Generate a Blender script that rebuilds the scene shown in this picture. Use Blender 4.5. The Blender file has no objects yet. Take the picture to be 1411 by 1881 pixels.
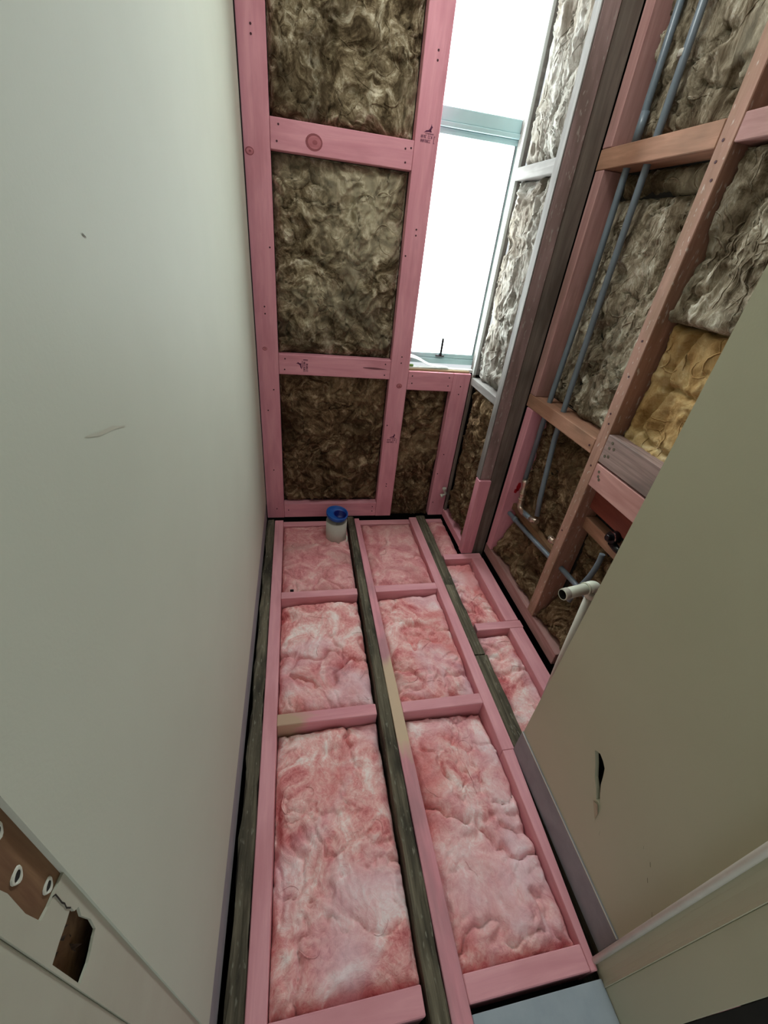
import bpy, bmesh, math, random
import numpy as np
from mathutils import Vector, Matrix

# ------------------------------------------------------------------ camera, world, light, exposure
scene = bpy.context.scene
col = scene.collection
H = 1.35
cam_data = bpy.data.cameras.new('camera')
cam_data.sensor_fit = 'VERTICAL'
cam_data.sensor_height = 24.0
cam_data.lens = 24.0 * 762.4 / 1881.0
cam_data.clip_start = 0.01
cam = bpy.data.objects.new('camera', cam_data)
col.objects.link(cam)
scene.camera = cam
pit, yaw, rol = math.radians(33.1004), math.radians(14.0408), math.radians(-6.8057)
fw = Vector((math.sin(yaw) * math.cos(pit), math.cos(yaw) * math.cos(pit), -math.sin(pit)))
rt = Vector((math.cos(yaw), -math.sin(yaw), 0))
dn = fw.cross(rt)
cx = math.cos(rol) * rt + math.sin(rol) * dn
cy = -math.sin(rol) * rt + math.cos(rol) * dn
m = Matrix((cx, -cy, -fw)).transposed().to_4x4()
m.translation = Vector((0, 0, H))
cam.matrix_world = m

WINDOW_STRENGTH = 11.0
world = bpy.data.worlds.new('world')
scene.world = world
world.use_nodes = True
bg = world.node_tree.nodes['Background']
bg.inputs[0].default_value = (0.92, 0.97, 1.0, 1)
bg.inputs[1].default_value = 0.55

scene.view_settings.view_transform = 'Standard'
scene.view_settings.look = 'None'
scene.view_settings.gamma = 1
scene.view_settings.use_curve_mapping = False
scene.view_settings.exposure = 0.62

# added soft light under the ceiling, no fixture; brightens the upper walls
lamp = bpy.data.lights.new('added_top_light', 'AREA')
lamp.shape = 'DISK'
lamp.size = 0.30
lamp.energy = 3.5
lamp.color = (0.96, 1.0, 0.98)
lamp_o = bpy.data.objects.new('added_top_light', lamp)
lamp_o.location = (0.40, 1.35, 2.37)
col.objects.link(lamp_o)

random.seed(7)

# ------------------------------------------------------------------ numpy noise
def _hash(ix, iy, seed):
    n = (ix.astype(np.int64) * 374761393 + iy.astype(np.int64) * 668265263 + seed * 974711) & 0x7fffffff
    n = ((n ^ (n >> 13)) * 1274126177) & 0x7fffffff
    return ((n ^ (n >> 16)) & 0xffff) / 65535.0

def vnoise(x, y, seed=0):
    ix, iy = np.floor(x), np.floor(y)
    fx, fy = x - ix, y - iy
    u = fx * fx * fx * (fx * (fx * 6 - 15) + 10)
    v = fy * fy * fy * (fy * (fy * 6 - 15) + 10)
    a, b = _hash(ix, iy, seed), _hash(ix + 1, iy, seed)
    c, d = _hash(ix, iy + 1, seed), _hash(ix + 1, iy + 1, seed)
    return (a * (1 - u) + b * u) * (1 - v) + (c * (1 - u) + d * u) * v * 1.0

def fbm(x, y, seed=0, octs=4):
    s, a, t = 0, 1.0, 0
    for o in range(octs):
        s = s + a * vnoise(x * 2 ** o + 17.3 * o, y * 2 ** o - 9.1 * o, seed + o)
        t += a
        a *= 0.5
    return s / t

# ------------------------------------------------------------------ materials
MATS = {}
def new_mat(name):
    mt = bpy.data.materials.new(name)
    mt.use_nodes = True
    nt = mt.node_tree
    return mt, nt, nt.nodes['Principled BSDF']

def N(nt, kind, **kw):
    n = nt.nodes.new(kind)
    for k, v in kw.items():
        if k in n.inputs:
            n.inputs[k].default_value = v
        else:
            setattr(n, k, v)
    return n

def ramp(nt, stops, interp='LINEAR'):
    r = nt.nodes.new('ShaderNodeValToRGB')
    r.color_ramp.interpolation = interp
    while len(r.color_ramp.elements) < len(stops):
        r.color_ramp.elements.new(0.5)
    for e, (p, c) in zip(r.color_ramp.elements, stops):
        e.position = p
        e.color = (c[0], c[1], c[2], 1) if not isinstance(c, float) else (c, c, c, 1)
    return r

def lin(r, g, b):
    f = lambda c: (c / 255 / 12.92) if c / 255 <= 0.04045 else ((c / 255 + 0.055) / 1.055) ** 2.4
    return (f(r), f(g), f(b))

def coords(nt, scale, rnd=True):
    """object coordinates, shifted per object so that no two boards share a grain"""
    tc = N(nt, 'ShaderNodeTexCoord')
    mp = N(nt, 'ShaderNodeMapping')
    mp.inputs['Scale'].default_value = scale
    nt.links.new(tc.outputs['Object'], mp.inputs['Vector'])
    if rnd:
        oi = N(nt, 'ShaderNodeObjectInfo')
        mu = N(nt, 'ShaderNodeMath', operation='MULTIPLY')
        mu.inputs[1].default_value = 57.0
        nt.links.new(oi.outputs['Random'], mu.inputs[0])
        cb = N(nt, 'ShaderNodeCombineXYZ')
        for i in range(3):
            nt.links.new(mu.outputs[0], cb.inputs[i])
        nt.links.new(cb.outputs[0], mp.inputs['Location'])
    return tc, mp

def bump(nt, bsdf, src, strength, dist):
    b = N(nt, 'ShaderNodeBump')
    b.inputs['Strength'].default_value = strength
    b.inputs['Distance'].default_value = dist
    nt.links.new(src, b.inputs['Height'])
    nt.links.new(b.outputs[0], bsdf.inputs['Normal'])

def mixc(nt, fac, a, b, mode='MIX'):
    mx = N(nt, 'ShaderNodeMix', data_type='RGBA', blend_type=mode)
    for sock, val in ((mx.inputs[0], fac), (mx.inputs[6], a), (mx.inputs[7], b)):
        if isinstance(val, bpy.types.NodeSocket):
            nt.links.new(val, sock)
        elif isinstance(val, tuple):
            sock.default_value = (val[0], val[1], val[2], 1)
        else:
            sock.default_value = val
    return mx.outputs[2]

def wood(name, light, dark, stain=None, stain_amt=0.0, grain=1.0, rough=0.75, bumpy=0.25, bare=None, knots=True, speck=None):
    mt, nt, bs = new_mat(name)
    tc, mp = coords(nt, (2.2, 26 * grain, 26 * grain))
    n1 = N(nt, 'ShaderNodeTexNoise', Scale=1.6, Detail=6.0, Roughness=0.6, Distortion=0.6)
    nt.links.new(mp.outputs[0], n1.inputs['Vector'])
    r1 = ramp(nt, [(0.30, dark), (0.52, tuple((a + b) / 2 for a, b in zip(light, dark))), (0.68, light)])
    nt.links.new(n1.outputs['Fac'], r1.inputs[0])
    out = r1.outputs[0]
    tc2, mp2 = coords(nt, (3.0, 9, 9))
    n2 = N(nt, 'ShaderNodeTexNoise', Scale=1.4, Detail=3.0)
    nt.links.new(mp2.outputs[0], n2.inputs['Vector'])
    if stain:
        r2 = ramp(nt, [(0.48, 0.0), (0.66, stain_amt)])
        nt.links.new(n2.outputs['Fac'], r2.inputs[0])
        out = mixc(nt, r2.outputs[0], out, stain)
    if bare:
        sx = N(nt, 'ShaderNodeSeparateXYZ')
        nt.links.new(tc.outputs['Object'], sx.inputs[0])
        lo, hi, bc = bare
        ad = N(nt, 'ShaderNodeMath', operation='MULTIPLY_ADD')
        nt.links.new(n2.outputs['Fac'], ad.inputs[0])
        ad.inputs[1].default_value = 0.35
        nt.links.new(sx.outputs['X'], ad.inputs[2])
        mr = N(nt, 'ShaderNodeMapRange')
        mr.inputs['From Min'].default_value = lo
        mr.inputs['From Max'].default_value = hi
        nt.links.new(ad.outputs[0], mr.inputs['Value'])
        r3 = ramp(nt, [(0.0, 0.0), (0.12, 0.9), (0.8, 0.9), (1.0, 0.0)])
        nt.links.new(mr.outputs[0], r3.inputs[0])
        out = mixc(nt, r3.outputs[0], out, bc)
    if speck:
        tc3, mp3 = coords(nt, (40, 120, 120))
        n3 = N(nt, 'ShaderNodeTexNoise', Scale=1.0, Detail=2.0)
        nt.links.new(mp3.outputs[0], n3.inputs['Vector'])
        r4 = ramp(nt, [(0.62, 0.0), (0.72, 0.8)])
        nt.links.new(n3.outputs['Fac'], r4.inputs[0])
        out = mixc(nt, r4.outputs[0], out, speck)
    nt.links.new(out, bs.inputs['Base Color'])
    bs.inputs['Roughness'].default_value = rough
    bs.inputs['Specular IOR Level'].default_value = 0.3
    bump(nt, bs, n1.outputs['Fac'], bumpy, 0.002)
    MATS[name] = mt
    return mt

def fluff(name, stops, scale=9.0, warp=1.6, fine=0.35, patch=None, stretch=(1, 1, 1)):
    """fibrous glass wool: swirling fibres, colour from the fibres themselves"""
    mt, nt, bs = new_mat(name)
    tc, mp = coords(nt, stretch)
    w = N(nt, 'ShaderNodeTexNoise', Scale=scale * 0.55, Detail=3.0)
    nt.links.new(mp.outputs[0], w.inputs['Vector'])
    va = N(nt, 'ShaderNodeVectorMath', operation='SCALE')
    va.inputs['Scale'].default_value = 0.10 * warp
    nt.links.new(w.outputs['Color'], va.inputs[0])
    vb = N(nt, 'ShaderNodeVectorMath', operation='ADD')
    nt.links.new(mp.outputs[0], vb.inputs[0])
    nt.links.new(va.outputs[0], vb.inputs[1])
    n1 = N(nt, 'ShaderNodeTexNoise', Scale=scale * 1.5, Detail=8.0, Roughness=0.62, Distortion=warp)
    nt.links.new(vb.outputs[0], n1.inputs['Vector'])
    n2 = N(nt, 'ShaderNodeTexNoise', Scale=scale * 9, Detail=5.0, Roughness=0.7, Distortion=2.5)
    nt.links.new(vb.outputs[0], n2.inputs['Vector'])
    mx = N(nt, 'ShaderNodeMix')
    mx.inputs[0].default_value = fine
    nt.links.new(n1.outputs['Fac'], mx.inputs[2])
    nt.links.new(n2.outputs['Fac'], mx.inputs[3])
    r = ramp(nt, stops)
    nt.links.new(mx.outputs[0], r.inputs[0])
    out = r.outputs[0]
    if patch:
        n3 = N(nt, 'ShaderNodeTexNoise', Scale=scale * 0.55, Detail=4.0, Distortion=0.8)
        nt.links.new(vb.outputs[0], n3.inputs['Vector'])
        pr = ramp(nt, [(0.50, 0.0), (0.68, patch[1])])
        nt.links.new(n3.outputs['Fac'], pr.inputs[0])
        out = mixc(nt, pr.outputs[0], out, patch[0])
        if len(patch) > 2:
            n4 = N(nt, 'ShaderNodeTexNoise', Scale=scale * 0.45, Detail=4.0, Distortion=1.0)
            vo = N(nt, 'ShaderNodeVectorMath', operation='ADD')
            vo.inputs[1].default_value = (3.1, 7.7, 1.3)
            nt.links.new(vb.outputs[0], vo.inputs[0])
            nt.links.new(vo.outputs[0], n4.inputs['Vector'])
            pr = ramp(nt, [(0.52, 0.0), (0.70, patch[3])])
            nt.links.new(n4.outputs['Fac'], pr.inputs[0])
            out = mixc(nt, pr.outputs[0], out, patch[2])
    nt.links.new(out, bs.inputs['Base Color'])
    bs.inputs['Roughness'].default_value = 1.0
    bs.inputs['Specular IOR Level'].default_value = 0.05
    bump(nt, bs, mx.outputs[0], 0.75, 0.008)
    MATS[name] = mt
    return mt

def plain(name, c, rough=0.5, metal=0.0, var=None, var_scale=6.0, bump_s=0.0, bump_scale=200.0, spec=0.4):
    mt, nt, bs = new_mat(name)
    bs.inputs['Base Color'].default_value = (c[0], c[1], c[2], 1)
    bs.inputs['Roughness'].default_value = rough
    bs.inputs['Metallic'].default_value = metal
    bs.inputs['Specular IOR Level'].default_value = spec
    tc = N(nt, 'ShaderNodeTexCoord')
    if var:
        n = N(nt, 'ShaderNodeTexNoise', Scale=var_scale, Detail=6.0, Roughness=0.6)
        nt.links.new(tc.outputs['Object'], n.inputs['Vector'])
        r = ramp(nt, [(0.3, c), (0.75, var)])
        nt.links.new(n.outputs['Fac'], r.inputs[0])
        nt.links.new(r.outputs[0], bs.inputs['Base Color'])
    if bump_s:
        n = N(nt, 'ShaderNodeTexNoise', Scale=bump_scale, Detail=3.0)
        nt.links.new(tc.outputs['Object'], n.inputs['Vector'])
        bump(nt, bs, n.outputs['Fac'], bump_s, 0.001)
    MATS[name] = mt
    return mt

PINK = wood('pink_timber', lin(226, 160, 170), lin(210, 140, 152), stain=lin(184, 116, 128), stain_amt=0.45)
PINKF = wood('pink_floor_timber', lin(232, 168, 174), lin(216, 148, 156), stain=lin(200, 132, 138), stain_amt=0.5)
PINKB = wood('pink_timber_part_bare', lin(228, 158, 166), lin(208, 136, 146), stain=lin(160, 120, 124), stain_amt=0.6,
             bare=(-0.14, 0.30, lin(206, 182, 150)))
PINKN = wood('pink_noggin_bare_end', lin(228, 160, 166), lin(210, 138, 148), bare=(-0.12, 0.14, lin(188, 160, 132)))
OLDPINK = wood('dusky_pink_timber', lin(190, 146, 140), lin(160, 116, 112), stain=lin(138, 106, 94), stain_amt=0.6)
REDWOOD = wood('reddish_brown_timber', lin(180, 134, 110), lin(146, 106, 84), stain=lin(122, 92, 72), stain_amt=0.7)
STUDWOOD = wood('red_brown_stud_timber', lin(184, 142, 124), lin(152, 112, 96), stain=lin(134, 106, 82), stain_amt=0.6,
                speck=lin(210, 200, 188))
POST = wood('brown_post_timber', lin(164, 138, 134), lin(132, 108, 104), stain=lin(110, 92, 84), stain_amt=0.7, speck=lin(170, 160, 150))
POSTD = wood('dark_post_timber', lin(126, 116, 106), lin(96, 86, 78), stain=lin(78, 70, 62), stain_amt=0.7)
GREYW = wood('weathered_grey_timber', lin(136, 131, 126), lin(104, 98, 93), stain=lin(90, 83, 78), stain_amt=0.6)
JOIST = wood('old_joist_timber', lin(128, 118, 98), lin(66, 60, 48), stain=lin(46, 42, 34), stain_amt=0.85, grain=2.2, bumpy=0.9,
             speck=lin(132, 128, 112), rough=0.9)
BOARDW = wood('rough_sawn_timber', lin(178, 150, 142), lin(136, 114, 108), stain=lin(116, 102, 96), stain_amt=0.7, grain=2.2)
BOARDP = wood('pale_pink_board', lin(206, 156, 148), lin(180, 128, 122), stain=lin(160, 116, 110), stain_amt=0.5)
REDBD = wood('oxide_red_board', lin(142, 72, 58), lin(116, 54, 44))
BARE = wood('bare_brown_timber', lin(150, 116, 84), lin(104, 72, 50), stain=lin(84, 56, 40), stain_amt=0.6)
RAWPINE = plain('sawn_edge', lin(150, 130, 100), 0.9)

PINKWOOL = fluff('pink_glass_wool', [(0.36, lin(198, 104, 106)), (0.45, lin(228, 150, 148)), (0.53, lin(242, 186, 180)), (0.62, lin(253, 230, 224))],
                 scale=5.2, warp=1.3, fine=0.30, patch=(lin(240, 210, 218), 0.65, lin(214, 116, 112), 0.7))
PINKWOOL2 = fluff('dusty_pink_glass_wool', [(0.36, lin(196, 112, 116)), (0.46, lin(220, 144, 146)), (0.54, lin(234, 170, 168)), (0.64, lin(244, 206, 200))],
                 scale=7, warp=1.2, fine=0.35, patch=(lin(204, 160, 152), 0.6, lin(190, 100, 104), 0.6))
BROWN = fluff('brown_glass_wool', [(0.36, lin(48, 38, 26)), (0.45, lin(92, 78, 58)), (0.53, lin(142, 126, 100)), (0.64, lin(214, 202, 176))],
              scale=6, warp=2.2, fine=0.26, patch=(lin(66, 54, 40), 0.75, lin(196, 184, 156), 0.55))
BROWN2 = fluff('dark_brown_glass_wool', [(0.36, lin(42, 30, 20)), (0.45, lin(78, 60, 42)), (0.54, lin(118, 96, 72)), (0.66, lin(180, 158, 128))],
               scale=7, warp=2.4, fine=0.30, patch=(lin(56, 40, 26), 0.75, lin(148, 124, 94), 0.45))
GREYWOOL = fluff('grey_glass_wool', [(0.34, lin(92, 86, 78)), (0.45, lin(134, 129, 120)), (0.55, lin(164, 160, 152)), (0.66, lin(200, 198, 192))],
                 scale=8, warp=2.0, fine=0.35, stretch=(1, 1, 0.40), patch=(lin(116, 104, 90), 0.6))
TANWOOL = fluff('tan_grey_glass_wool', [(0.36, lin(70, 59, 46)), (0.46, lin(120, 108, 90)), (0.54, lin(162, 150, 130)), (0.65, lin(224, 218, 202))],
                scale=7, warp=1.8, fine=0.32, stretch=(1, 1.3, 0.5), patch=(lin(84, 70, 52), 0.7, lin(196, 190, 170), 0.5))
GOLDWOOL = fluff('golden_glass_wool', [(0.36, lin(132, 100, 60)), (0.46, lin(176, 142, 94)), (0.56, lin(200, 172, 124)), (0.68, lin(226, 208, 170))],
                 scale=5, warp=1.0, fine=0.25, patch=(lin(150, 114, 70), 0.6))

WALLP = plain('cream_wall_paint', lin(198, 199, 183), 0.60, var=lin(192, 193, 177), var_scale=3.0, bump_s=0.12, bump_scale=260, spec=0.25)
JAMBP = plain('cream_jamb_paint', lin(184, 184, 166), 0.45, var=lin(174, 172, 154), var_scale=9.0, bump_s=0.1, bump_scale=120)
WALLR = plain('warm_grey_wall_paint', lin(184, 180, 154), 0.40, var=lin(178, 174, 148), var_scale=3.0, bump_s=0.10, bump_scale=260)
BEADP = plain('bead_paint_highlight', lin(230, 228, 216), 0.3, var=lin(216, 212, 198), var_scale=20.0)  # paler than the jamb paint: the bead's highlight is put into its colour
STRIP = plain('grey_bare_plaster', lin(150, 146, 150), 0.7, var=lin(128, 124, 130), var_scale=14.0)
CEIL = plain('white_ceiling_paint', lin(225, 225, 220), 0.8, var=lin(215, 215, 210))
PAPER = plain('building_paper', lin(46, 42, 38), 0.95, var=lin(30, 28, 26))
SOIL = plain('dark_soil', lin(34, 30, 26), 1.0, var=lin(20, 18, 16))
PLY = plain('blue_grey_sheet', lin(162, 170, 176), 0.6, var=lin(144, 154, 162), var_scale=12.0)
ALU = plain('grey_green_aluminium', lin(176, 204, 206), 0.35, 0.0, var=lin(166, 194, 196))
WSILL = plain('white_sill_paint', lin(228, 228, 222), 0.5, var=lin(214, 212, 204), var_scale=10.0)
GREYP = plain('grey_paint', lin(176, 178, 174), 0.6, var=lin(160, 162, 158))
STEEL = plain('dark_steel', lin(96, 96, 98), 0.4, 0.7)
PIPE = plain('grey_poly_pipe', lin(112, 124, 134), 0.32, var=lin(98, 108, 116), var_scale=8.0, spec=0.5)
PVC = plain('white_pvc', lin(226, 230, 214), 0.35, var=lin(210, 212, 192), var_scale=14.0)
PVCG = plain('off_white_pvc', lin(196, 192, 178), 0.4, var=lin(184, 178, 166), var_scale=12.0)
DARKIN = plain('dark_pipe_inside', lin(26, 22, 18), 0.9)
BLUE = plain('blue_plastic', lin(34, 92, 172), 0.35, var=lin(24, 74, 150), var_scale=30.0)
NAVY = plain('deep_blue_plastic', lin(12, 22, 104), 0.4)
BRASS = plain('crimp_metal', lin(214, 200, 186), 0.28, 0.8, var=lin(176, 140, 110), var_scale=60.0)
BLACKP = plain('black_plastic', lin(18, 18, 20), 0.22)
REDT = plain('red_paint', lin(190, 24, 40), 0.5, var=lin(160, 20, 34))
GREEN = plain('green_plastic', lin(120, 170, 90), 0.5, var=lin(100, 150, 70))
FILM = plain('white_film', lin(236, 238, 236), 0.4, var=lin(222, 226, 224))
NAILM = plain('nail_dark', lin(70, 30, 40), 0.7)
INK = plain('stamp_ink', lin(84, 30, 66), 0.8)
KNOTM = wood('knot_wood', lin(204, 130, 138), lin(170, 96, 104), grain=0.9)
KNOTD = wood('knot_ring', lin(164, 92, 98), lin(136, 72, 78))
FILLER = plain('white_filler', lin(206, 204, 190), 0.7)
CRACKM = plain('crack_shadow_gap', lin(40, 34, 28), 1.0)
PAPERT = plain('torn_lining_paper', lin(176, 162, 138), 0.8)

gm, gnt, gbs = new_mat('lit_frosted_glass')
gbs.inputs['Base Color'].default_value = (0.85, 0.93, 0.93, 1)
gbs.inputs['Roughness'].default_value = 0.3
gbs.inputs['Emission Color'].default_value = (0.86, 0.985, 1.0, 1)
gbs.inputs['Emission Strength'].default_value = WINDOW_STRENGTH
GLASS = gm

# ------------------------------------------------------------------ object helpers
def mesh_obj(name, verts, faces, mat, parent=None, smooth=False, loc=None, mtx=None):
    me = bpy.data.meshes.new(name)
    me.from_pydata([tuple(v) for v in verts], [], faces)
    me.update()
    if smooth:
        me.polygons.foreach_set('use_smooth', [True] * len(me.polygons))
    for mt in (mat if isinstance(mat, (list, tuple)) else [mat]):
        me.materials.append(mt)
    o = bpy.data.objects.new(name, me)
    if mtx is not None:
        o.matrix_world = mtx
    elif loc is not None:
        o.location = loc
    col.objects.link(o)
    if parent:
        put(o, parent)
    return o

def bm_obj(name, bm, mat, parent=None, smooth=False, loc=None, mtx=None):
    me = bpy.data.meshes.new(name)
    bm.normal_update()
    bm.to_mesh(me)
    bm.free()
    if smooth:
        me.polygons.foreach_set('use_smooth', [True] * len(me.polygons))
    for mt in (mat if isinstance(mat, (list, tuple)) else [mat]):
        me.materials.append(mt)
    o = bpy.data.objects.new(name, me)
    if mtx is not None:
        o.matrix_world = mtx
    elif loc is not None:
        o.location = loc
    col.objects.link(o)
    if parent:
        put(o, parent)
    return o

def put(o, parent):
    child_of(o, parent)

def true_world(o):
    mloc = o.matrix_basis.copy()
    return (true_world(o.parent) @ mloc) if o.parent else mloc

def empty(name, loc=(0, 0, 0)):
    o = bpy.data.objects.new(name, None)
    o.empty_display_size = 0.05
    o.location = loc
    col.objects.link(o)
    return o

def tag(o, label, cat, group=None, kind=None):
    o['label'] = label
    o['category'] = cat
    if group:
        o['group'] = group
    if kind:
        o['kind'] = kind
    return o

def structure(o, label=None, cat=None):
    o['kind'] = 'structure'
    if label:
        o['label'] = label
    if cat:
        o['category'] = cat
    return o

AX = {'x': Matrix.Identity(3),
      'y': Matrix(((0, -1, 0), (1, 0, 0), (0, 0, 1))),
      'z': Matrix(((0, 0, 1), (0, 1, 0), (-1, 0, 0)))}
AX['z'] = Matrix(((0, -1, 0), (0, 0, -1), (1, 0, 0)))   # local X -> world Z, local Y -> world -X, local Z -> world -Y

def board(name, lo, hi, mat, parent, axis=None, bev=0.002, segs=1, wob=0.0, seed=0, plan=None):
    """a length of timber: mesh X runs along its length; wob roughens old timber; plan = four (x, y) corners for tapered pieces"""
    lo, hi = Vector(lo), Vector(hi)
    c = (lo + hi) / 2
    d = hi - lo
    if axis is None:
        axis = 'xyz'[max(range(3), key=lambda i: d[i])]
    R3 = AX[axis]
    loc = R3.inverted() @ d
    L, W, T = abs(loc[0]), abs(loc[1]), abs(loc[2])
    bm = bmesh.new()
    if segs <= 1:
        bmesh.ops.create_cube(bm, size=1)
        for v in bm.verts:
            v.co = Vector((v.co.x * L, v.co.y * W, v.co.z * T))
        if bev:
            bmesh.ops.bevel(bm, geom=list(bm.edges), offset=bev, segments=1, affect='EDGES', profile=0.5)
    else:
        b = bev
        ring = [(-W/2 + b, -T/2), (W/2 - b, -T/2), (W/2, -T/2 + b), (W/2, T/2 - b), (W/2 - b, T/2), (0, T/2), (-W/2 + b, T/2), (-W/2, T/2 - b), (-W/2, -T/2 + b)]
        rows = []
        rg = random.Random(seed)
        ph = [rg.uniform(0, 6) for _ in ring]
        for i in range(segs + 1):
            x = -L/2 + L * i / segs
            row = []
            for k, (y, z) in enumerate(ring):
                jy = wob * (math.sin(x * 23 + ph[k]) + 0.6 * math.sin(x * 61 + 2 * ph[k]) + rg.uniform(-.5, .5)) * 0.5
                jz = wob * (math.sin(x * 31 + ph[k] * 1.7) + rg.uniform(-.6, .6)) * 0.4
                row.append(bm.verts.new((x, y + jy, z + (jz if z > 0 else 0))))
            rows.append(row)
        n = len(ring)
        for i in range(segs):
            for k in range(n):
                bm.faces.new((rows[i][k], rows[i+1][k], rows[i+1][(k+1) % n], rows[i][(k+1) % n]))
        bm.faces.new(rows[0])
        bm.faces.new(rows[-1][::-1])
        bmesh.ops.recalc_face_normals(bm, faces=bm.faces)
    if plan:
        # plan: x-left(near), x-left(far), x-right(near), x-right(far) for a board along y (mesh X = world y, mesh Y = -world x)
        xln, xlf, xrn, xrf = plan
        for v in bm.verts:
            t = v.co.x / L + 0.5
            s = 0.5 - v.co.y / W           # 0 at left edge, 1 at right edge
            xl = xln + (xlf - xln) * t
            xr = xrn + (xrf - xrn) * t
            v.co.y = -((xl + (xr - xl) * s) - c.x)
    mt = R3.to_4x4()
    mt.translation = c
    o = bm_obj(name, bm, mat, None)
    o.matrix_basis = mt
    if parent:
        o.parent = parent
        o.matrix_basis = true_world(parent).inverted() @ mt
    return o

def tube(name, pts, rad, mat, parent=None, sides=14, caps=True, hollow=False, closed=False):
    """a swept round tube through the points"""
    pts = [Vector(p) for p in pts]
    rads = rad if isinstance(rad, (list, tuple)) else [rad] * len(pts)
    verts, faces = [], []
    up = None
    for i, p in enumerate(pts):
        t = (pts[min(i + 1, len(pts) - 1)] - pts[max(i - 1, 0)]).normalized()
        if up is None:
            up = t.orthogonal().normalized()
        up = (up - t * up.dot(t)).normalized()
        s = t.cross(up)
        for k in range(sides):
            a = 2 * math.pi * k / sides
            verts.append(p + (up * math.cos(a) + s * math.sin(a)) * rads[i])
    for i in range(len(pts) - 1):
        for k in range(sides):
            a, b = i * sides + k, i * sides + (k + 1) % sides
            faces.append((a, b, b + sides, a + sides))
    if caps:
        faces.append(tuple(range(sides))[::-1])
        faces.append(tuple(range((len(pts) - 1) * sides, len(pts) * sides)))
    o = mesh_obj(name, verts, faces, mat, None, smooth=True)
    for p in o.data.polygons:
        if len(p.vertices) > 4:
            p.use_smooth = False
    if parent:
        o.parent = parent
        o.matrix_basis = true_world(parent).inverted()
    return o

def smooth_path(pts, n=8):
    pts = [Vector(p) for p in pts]
    out = []
    P = [pts[0]] + pts + [pts[-1]]
    for i in range(1, len(P) - 2):
        for k in range(n):
            t = k / n
            p0, p1, p2, p3 = P[i-1], P[i], P[i+1], P[i+2]
            out.append(0.5 * ((2*p1) + (p2-p0)*t + (2*p0-5*p1+4*p2-p3)*t*t + (3*p1-p0-3*p2+p3)*t*t*t))
    out.append(pts[-1])
    return out

def child_of(o, parent):
    wm = true_world(o)
    o.parent = parent
    o.matrix_basis = true_world(parent).inverted() @ wm
    return o

def disk(name, c, n, r, mat, parent, depth=0.0008, sides=10, ry=None):
    """small flat round head or mark set on a face with normal n"""
    n = Vector(n).normalized()
    u = n.orthogonal().normalized()
    if abs(n.y) > 0.9:
        u = Vector((1, 0, 0))
    w = n.cross(u)
    ry = ry or r
    verts = []
    for z in (0, depth):
        for k in range(sides):
            a = 2 * math.pi * k / sides
            verts.append(Vector(c) + u * math.cos(a) * r + w * math.sin(a) * ry + n * z)
    faces = [tuple(range(sides, 2 * sides))] + [(k, (k+1) % sides, sides + (k+1) % sides, sides + k) for k in range(sides)]
    o = mesh_obj(name, verts, faces, mat)
    return child_of(o, parent)

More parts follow.
